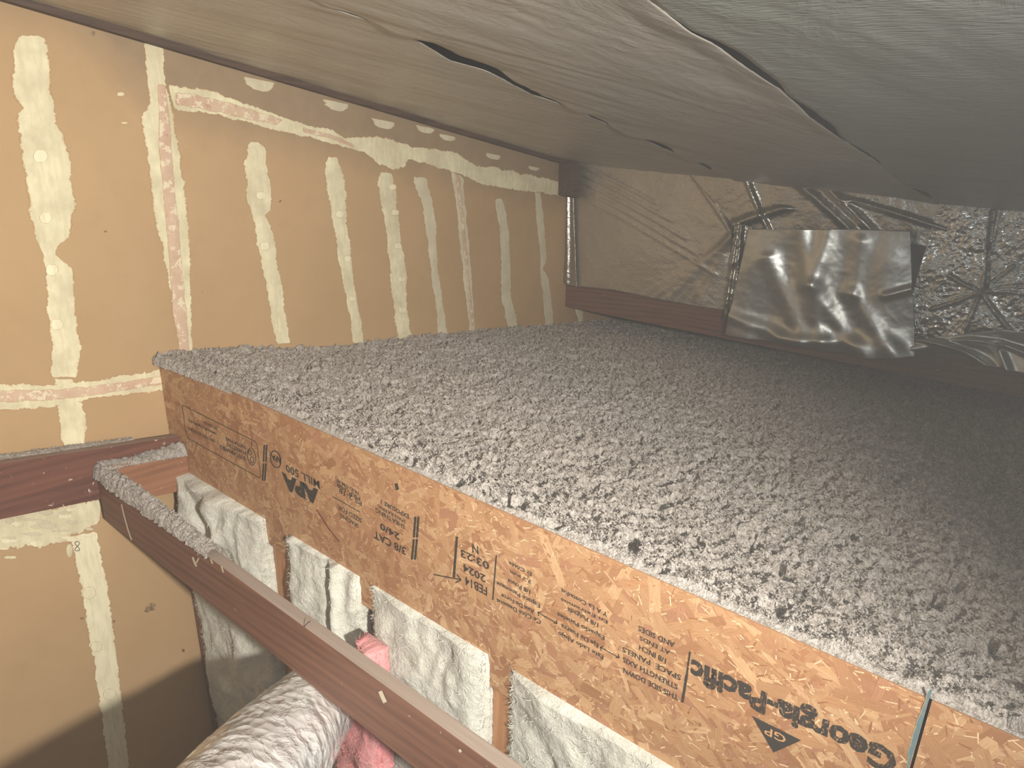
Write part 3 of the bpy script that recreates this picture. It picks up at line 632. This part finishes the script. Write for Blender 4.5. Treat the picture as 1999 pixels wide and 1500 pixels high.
jx = perlin(X*55, Y*55, 51)*.010*edge; jy = perlin(X*55, Y*55, 53)*.010*(Y < 2.95)*(Y > -2.5)
V = np.stack([X+jx, Y+jy, Zc], -1).reshape(-1, 3); Fc = gridfaces(nx, ny)
# loose flakes standing on the surface
nf = 120000
fx = XO+.02+(rng.random(nf)**1.5)*3.0; fy = -0.7+(rng.random(nf)**1.15)*3.65
fz = cell_z(fx, fy)+cell_d(fx, fy)
fs = rng.uniform(.0016, .0052, nf)*(1+.25*(fx-XO)); nb = len(V)
dirs = rng.normal(size=(nf, 3)); dirs /= np.linalg.norm(dirs, axis=1)[:, None]; d2_ = rng.normal(size=(nf, 3)); d2_ = np.cross(dirs, d2_); d2_ /= np.linalg.norm(d2_, axis=1)[:, None]; d3_ = np.cross(dirs, d2_)
ctr = np.stack([fx, fy, fz+rng.uniform(-.001, .006, nf)], 1)
q = np.stack([ctr+dirs*fs[:, None], ctr+d2_*fs[:, None]*.7+d3_*fs[:, None]*.2, ctr-dirs*fs[:, None]*.8+d3_*fs[:, None]*.3, ctr-d2_*fs[:, None]*.6], 1).reshape(-1, 3)
Fc += (np.arange(nf*4).reshape(-1, 4)+nb).tolist()
# side and lower skin so that the pile has a body
cel = mesh('loose_cellulose', np.vstack([V, q]), Fc, MCE)
tag(cel, 'deep bed of loose grey cellulose insulation filling the attic behind the strand board', 'insulation', kind='stuff')
# rim of fluff on the board corner by the wall, and on the beams
def heap(name, pts, widths, heights, seed, label, n_fl=2500):
    """ridge of fluff along a 3-D centre line lying on a beam top"""
    P = resample(pts, 220); n = len(P); W_ = np.interp(np.linspace(0, 1, n), np.linspace(0, 1, len(widths)), widths); H = np.interp(np.linspace(0, 1, n), np.linspace(0, 1, len(heights)), heights)
    d = np.gradient(P, axis=0); d[:, 2] = 0; d /= np.linalg.norm(d, axis=1)[:, None]; s = np.stack([-d[:, 1], d[:, 0], 0*d[:, 0]], 1)
    m = 22; V = []
    for i in range(n):
        for j in range(m):
            t = j/(m-1)*2-1; h = H[i]*max(0, 1-abs(t)**2.6)**.6
            e = 1+.25*float(perlin(i*.12, t*1.5, seed))
            p = P[i]+s[i]*t*W_[i]/2*e; k = float(fbm(p[0]*38+seed, p[1]*38, 3, 5)); sc_ = .5 if abs(t) > .97 else 1
            V.append([p[0]+.006*float(perlin(i*.3, j*.7, seed+2)), p[1]+.006*float(perlin(i*.3, j*.7, seed+3)), p[2]+h*(1+.9*k)*sc_-(0.004 if abs(t) > .99 else 0)])
    V = np.array(V); Fc = gridfaces(n, m); r = np.random.default_rng(seed)
    sel = V[r.integers(len(V), size=n_fl)]; fs = r.uniform(.0015, .0045, n_fl)[:, None]; a = r.normal(size=(n_fl, 3)); b_ = r.normal(size=(n_fl, 3)); nb = len(V)
    q = np.stack([sel+a*fs*.7+[0, 0, .002], sel+b_*fs*.6, sel-a*fs*.6, sel-b_*fs*.5], 1).reshape(-1, 3); Fc += (np.arange(n_fl*4).reshape(-1, 4)+nb).tolist()
    return tag(mesh(name, np.vstack([V, q]), Fc, MCE), label, 'insulation', kind='stuff')
heap('loose_cellulose', [(1.262, 2.985, 2.44), (1.272, 2.75, 2.445), (1.277, 2.4, 2.444)], [.05, .045, .02], [.035, .02, .006], 3, 'clump of grey cellulose spilling over the board corner at the tan wall', 1200)

# ================================================================ BEAMS
def sl_box(name, x0, x1, y0, y1, zt0, h, mat, bevel=.003):   # timber along X following the slope
    return box(name, (x0, y0, zt0-h), (x1-x0, 0, -SL*(x1-x0)*0.93), (0, y1-y0, 0), (0, 0, h), mat, bevel=bevel)
A_ = sl_box('ceiling_joist', -1.6, XO+.04, 2.905, 2.945, 2.222+.165*(.615+1.6), .225, MWA)
tag(A_, 'dark reddish joist fixed along the tan wall at left', 'beam')
C_ = sl_box('joist_stub', .957, XO-.001, 2.86, 2.903, 2.098, .178, MWC)
tag(C_, 'short orange timber block between long beam and strand board', 'beam')
B_ = box('long_beam', (.916, -2.6, 1.852), (.040, 0, 0), (0, 5.503, 0), (0, 0, .206), MWB, bevel=.003)
tag(B_, 'long brown beam crossing the lower left foreground, dusty on top', 'beam')
onB = lambda p, off: PX(p, .916-off)
MDRIP = mat_flat('dried_white_paint', lin(224, 210, 184))
stroke('paint_drip', [(237, 985), (243, 1010), (250, 1035), (257, 1055)], 3, MDRIP, onB, .002, B_)
stroke('paint_drip', [(376, 1088), (381, 1102), (384, 1106)], 4, MDRIP, onB, .002, B_); stroke('paint_drip', [(388, 1090), (383, 1100)], 3, MDRIP, onB, .002, B_)
stroke('paint_drip', [(742, 1350), (747, 1362), (752, 1372)], 8, MDRIP, onB, .002, B_); stroke('paint_drip', [(896, 1464), (900, 1469)], 5, MDRIP, onB, .002, B_)
stroke('paint_drip', [(411, 1092), (415, 1101)], 3, MDRIP, onB, .002, B_); stroke('paint_drip', [(432, 1105), (436, 1118)], 3, MDRIP, onB, .002, B_)
MCK = mat_flat('crack_shadow_wood', lin(64, 44, 34))
stroke('saw_cut', [(594, 1224), (600, 1217), (606, 1213)], 1.6, MCK, onB, .001, B_)
heap('loose_cellulose', [(.936, 2.90, 2.058), (.936, 2.62, 2.058), (.937, 2.3, 2.058), (.938, 2.02, 2.058)], [.062, .070, .062, .050], [.040, .048, .038, .020], 7, 'grey cellulose heaped on the far end of the long beam', 5000)
heap('loose_cellulose', [(.93, 2.885, 2.085), (1.03, 2.883, 2.078), (1.15, 2.88, 2.062), (1.262, 2.88, 2.045)], [.055, .05, .06, .08], [.03, .016, .026, .045], 8, 'grey cellulose on the short timber block beside the strand board', 4000)
heap('loose_cellulose', [(.45, 2.965, 2.245), (.8, 2.965, 2.185), (1.1, 2.965, 2.135)], [.05, .06, .05], [.008, .010, .008], 9, 'thin dusting of grey cellulose on the reddish joist top', 900)

# ================================================================ STUD WALL AND BATTS UNDER THE BOARD
XS = XO+0.013
def stud(y0, y1, x0, label, mat=MWS, zt=2.40):
    o = box('wall_stud', (x0, y0, 0.0), (.09, 0, 0), (0, y1-y0, 0), (0, 0, zt), mat, bevel=.002); return tag(o, label, 'stud', 'studs under the strand board')
yS = lambda px: float(PX(px, XS)[1])
stud(yS((572, 1062)), yS((530, 1040)), XS, 'bare wood stud under the board, between the first two white batts')
stud(yS((738, 1170)), yS((712, 1160)), XS+.02, 'dark stud edge beside the pink insulation, half hidden', MWB)
stud(yS((1003, 1330)), yS((963, 1310)), XS, 'bare wood stud nearest the camera, lower centre')
stud(2.935, 2.985, XS-.035, 'dark corner stud against the edge of the tan drywall', MWB, 1.835)
def batt(y0, y1, seed, label, xc=XS-.01, bulge=.05, zt=1.95, zb=0.35, mat=MBA, name='insulation_batt', group='white batts under the strand board', topx=0.0, back=.07, extra=None, taper=1.0):
    ny_, nz_ = max(40, int((y1-y0)/.007)), 240
    u = np.linspace(0, 1, ny_)[:, None]*np.ones((1, nz_)); v_ = np.ones((ny_, 1))*np.linspace(0, 1, nz_)[None, :]
    Y = y0+(y1-y0)*u; Z = zt+(zb-zt)*v_
    e = np.minimum(u, 1-u); prof = np.clip(1-(1-np.clip(e/.16, 0, 1))**2.4, 0, 1)**.6
    d = bulge*prof*(.75+1.1*fbm(Y*3.5, Z*2.5, 2, seed))+.016*fbm(Y*5, Z*4, 2, seed+3, .5, True)*prof+.007*fbm(Y*26, Z*26, 3, seed+6)+.020*perlin(Y*9+2*perlin(Y*4, Z*4, seed), Z*6, seed+21)*prof
    d = d+.05*sstep(.5, .9, perlin(Y*4, Z*4, seed+9)*1.4)*prof
    if extra: d = d+extra(Y, Z)*prof
    X = xc-d+topx*sstep(.14, 0, v_)
    Y = y0+(Y-y0)*(taper+(1-taper)*sstep(.12, .3, v_))
    Y = Y+.010*perlin(Z*14, u*3, seed+12)*(1-prof)+.006*perlin(Z*45, u*3, seed+15)*(1-prof)
    V = np.stack([X, Y, Z], -1).reshape(-1, 3); Fc = gridfaces(ny_, nz_)
    # back skin: the batt is a slab
    Vb = np.stack([np.full_like(X, xc+back), Y, Z], -1).reshape(-1, 3); nb = len(V)
    Fc += [tuple(i+nb for i in fc[::-1]) for fc in gridfaces(ny_, nz_)]
    for i in range(nz_-1): Fc.append((i+1, i, nb+i, nb+i+1)); k = (ny_-1)*nz_+i; Fc.append((k, k+1, nb+k+1, nb+k))
    for i in range(ny_-1): Fc.append((i*nz_, (i+1)*nz_, nb+(i+1)*nz_, nb+i*nz_))
    V = np.vstack([V, Vb]); r = np.random.default_rng(seed)
    # frayed fibres along both long edges and the folds
    nf_ = 6500; ii = np.where(r.random(nf_) < .5, r.integers(0, 3, nf_), r.integers(ny_-3, ny_, nf_)); jj = r.integers(0, nz_, nf_); al = r.random(nf_) < .35; ii[al] = r.integers(0, ny_, al.sum())
    s0 = V[ii*nz_+jj]; L = r.uniform(.004, .022, nf_)[:, None]; a = r.normal(size=(nf_, 3))*[.6, 1, 1]; a[:, 0] -= .5; a /= np.linalg.norm(a, axis=1)[:, None]; b_ = np.cross(a, r.normal(size=(nf_, 3))); b_ /= np.linalg.norm(b_, axis=1)[:, None]
    nb = len(V); q = np.stack([s0-b_*.0012, s0+b_*.0012, s0+a*L], 1).reshape(-1, 3); Fc += (np.arange(nf_*3).reshape(-1, 3)+nb).tolist()
    return tag(mesh(name, np.vstack([V, q]), Fc, mat, None, True), label, 'insulation', group)
batt(yS((528, 1040)), 2.93, 101, 'leftmost white batt, by the tan drywall and behind the silver duct', xc=XS-.02, bulge=.055, extra=lambda Y, Z: .06*np.exp(-((Y-2.52)/.05)**2-((Z-1.80)/.06)**2)+.04*np.exp(-((Y-2.8)/.08)**2-((Z-1.74)/.09)**2)-.03*np.exp(-((Y-2.62)/.03)**2-((Z-1.76)/.1)**2))
batt(yS((712, 1160)), yS((574, 1062)), 111, 'white batt with a curled torn edge, left of the pink insulation', bulge=.05, extra=lambda Y, Z: .042*np.exp(-((Y-yS((712, 1160))-.075-.10*(Z-1.6)+.01*perlin(Z*20, Z*0, 4))/.028)**2)-.010*np.exp(-((Y-yS((712, 1160))-.135-.12*(Z-1.6))/.022)**2))
batt(yS((962, 1310)), yS((736, 1170)), 121, 'wide white batt right of the pink insulation, above the long beam', bulge=.05)
batt(yS((1005, 1330))-.56, yS((1005, 1330)), 131, 'white batt at bottom centre, right of the nearest bare stud', bulge=.04)
yp = yS((722, 1165))
batt(yp-.19, yp+.10, 141, 'pink insulation batt sticking out between white batts beside the duct', xc=XS-.095, back=.012, bulge=.055, zt=1.82, taper=.36, mat=MPK, name='pink_insulation', group=None)

# ================================================================ DUCT
def tube(path, rad, n=128, m=260, seed=0):
    P = resample(path, m); R_ = np.interp(np.linspace(0, 1, m), np.linspace(0, 1, len(rad)), rad); T = np.gradient(P, axis=0); T /= np.linalg.norm(T, axis=1)[:, None]
    up = np.array([0, 0, 1.]); V = []
    for i in range(m):
        a = np.cross(T[i], up); a /= np.linalg.norm(a); b_ = np.cross(a, T[i])
        for j in range(n):
            t = 2*math.pi*j/n
            w_ = .010*fbm(np.array(i*.03+seed+t*.6), np.array(t*1.2), 2, 5, .6, True)+.004*fbm(np.array(i*.03+math.sin(t)*2), np.array(math.cos(t)*5.+i*.14), 3, 9, .6, True)
            rr = R_[i]*(1+.004*math.sin(i*.42+2*t))+float(w_)
            V.append(P[i]+(a*math.cos(t)+b_*math.sin(t))*rr)
    F_ = [(i*n+j, i*n+(j+1) % n, (i+1)*n+(j+1) % n, (i+1)*n+j) for i in range(m-1) for j in range(n)]
    F_ += [tuple(range(n))[::-1], tuple((m-1)*n+j for j in range(n))]
    return V, F_
def at(px, dist): v = ray(px); return CAM+v/np.linalg.norm(v)*dist
pd = PX((628, 1362), 1.08); pb = at((545, 1466), 2.42); pa = pb+(pb-pd)/np.linalg.norm(pb-pd)*.9; pe = pd+(pd-pb)*.05
v, f = tube([pa, pb, pd], [.180, .178, .165, .13])
duct = mesh('air_duct', v, f, MF_D, None, True); tag(duct, 'fat silver foil-wrapped duct below the long beam at lower left', 'duct')

# ================================================================ DUSTY AIR
hz = bpy.data.materials.new('dusty_air'); hz.use_nodes = True; nt = hz.node_tree; nt.nodes.clear()
vs = nt.nodes.new('ShaderNodeVolumeScatter'); vs.inputs['Density'].default_value = 0.019; vs.inputs['Color'].default_value = (1, .97, .94, 1); vs.inputs['Anisotropy'].default_value = 0.2
ou = nt.nodes.new('ShaderNodeOutputMaterial'); nt.links.new(vs.outputs[0], ou.inputs['Volume'])
v, f = box_vf((-2.9, -3.3, .1), (8.0, 0, 0), (0, 6.28, 0), (0, 0, 4.6)); o = mesh('dusty_haze', v, f, hz); tag(o, 'thin dusty haze hanging in the attic air', 'haze', kind='stuff')
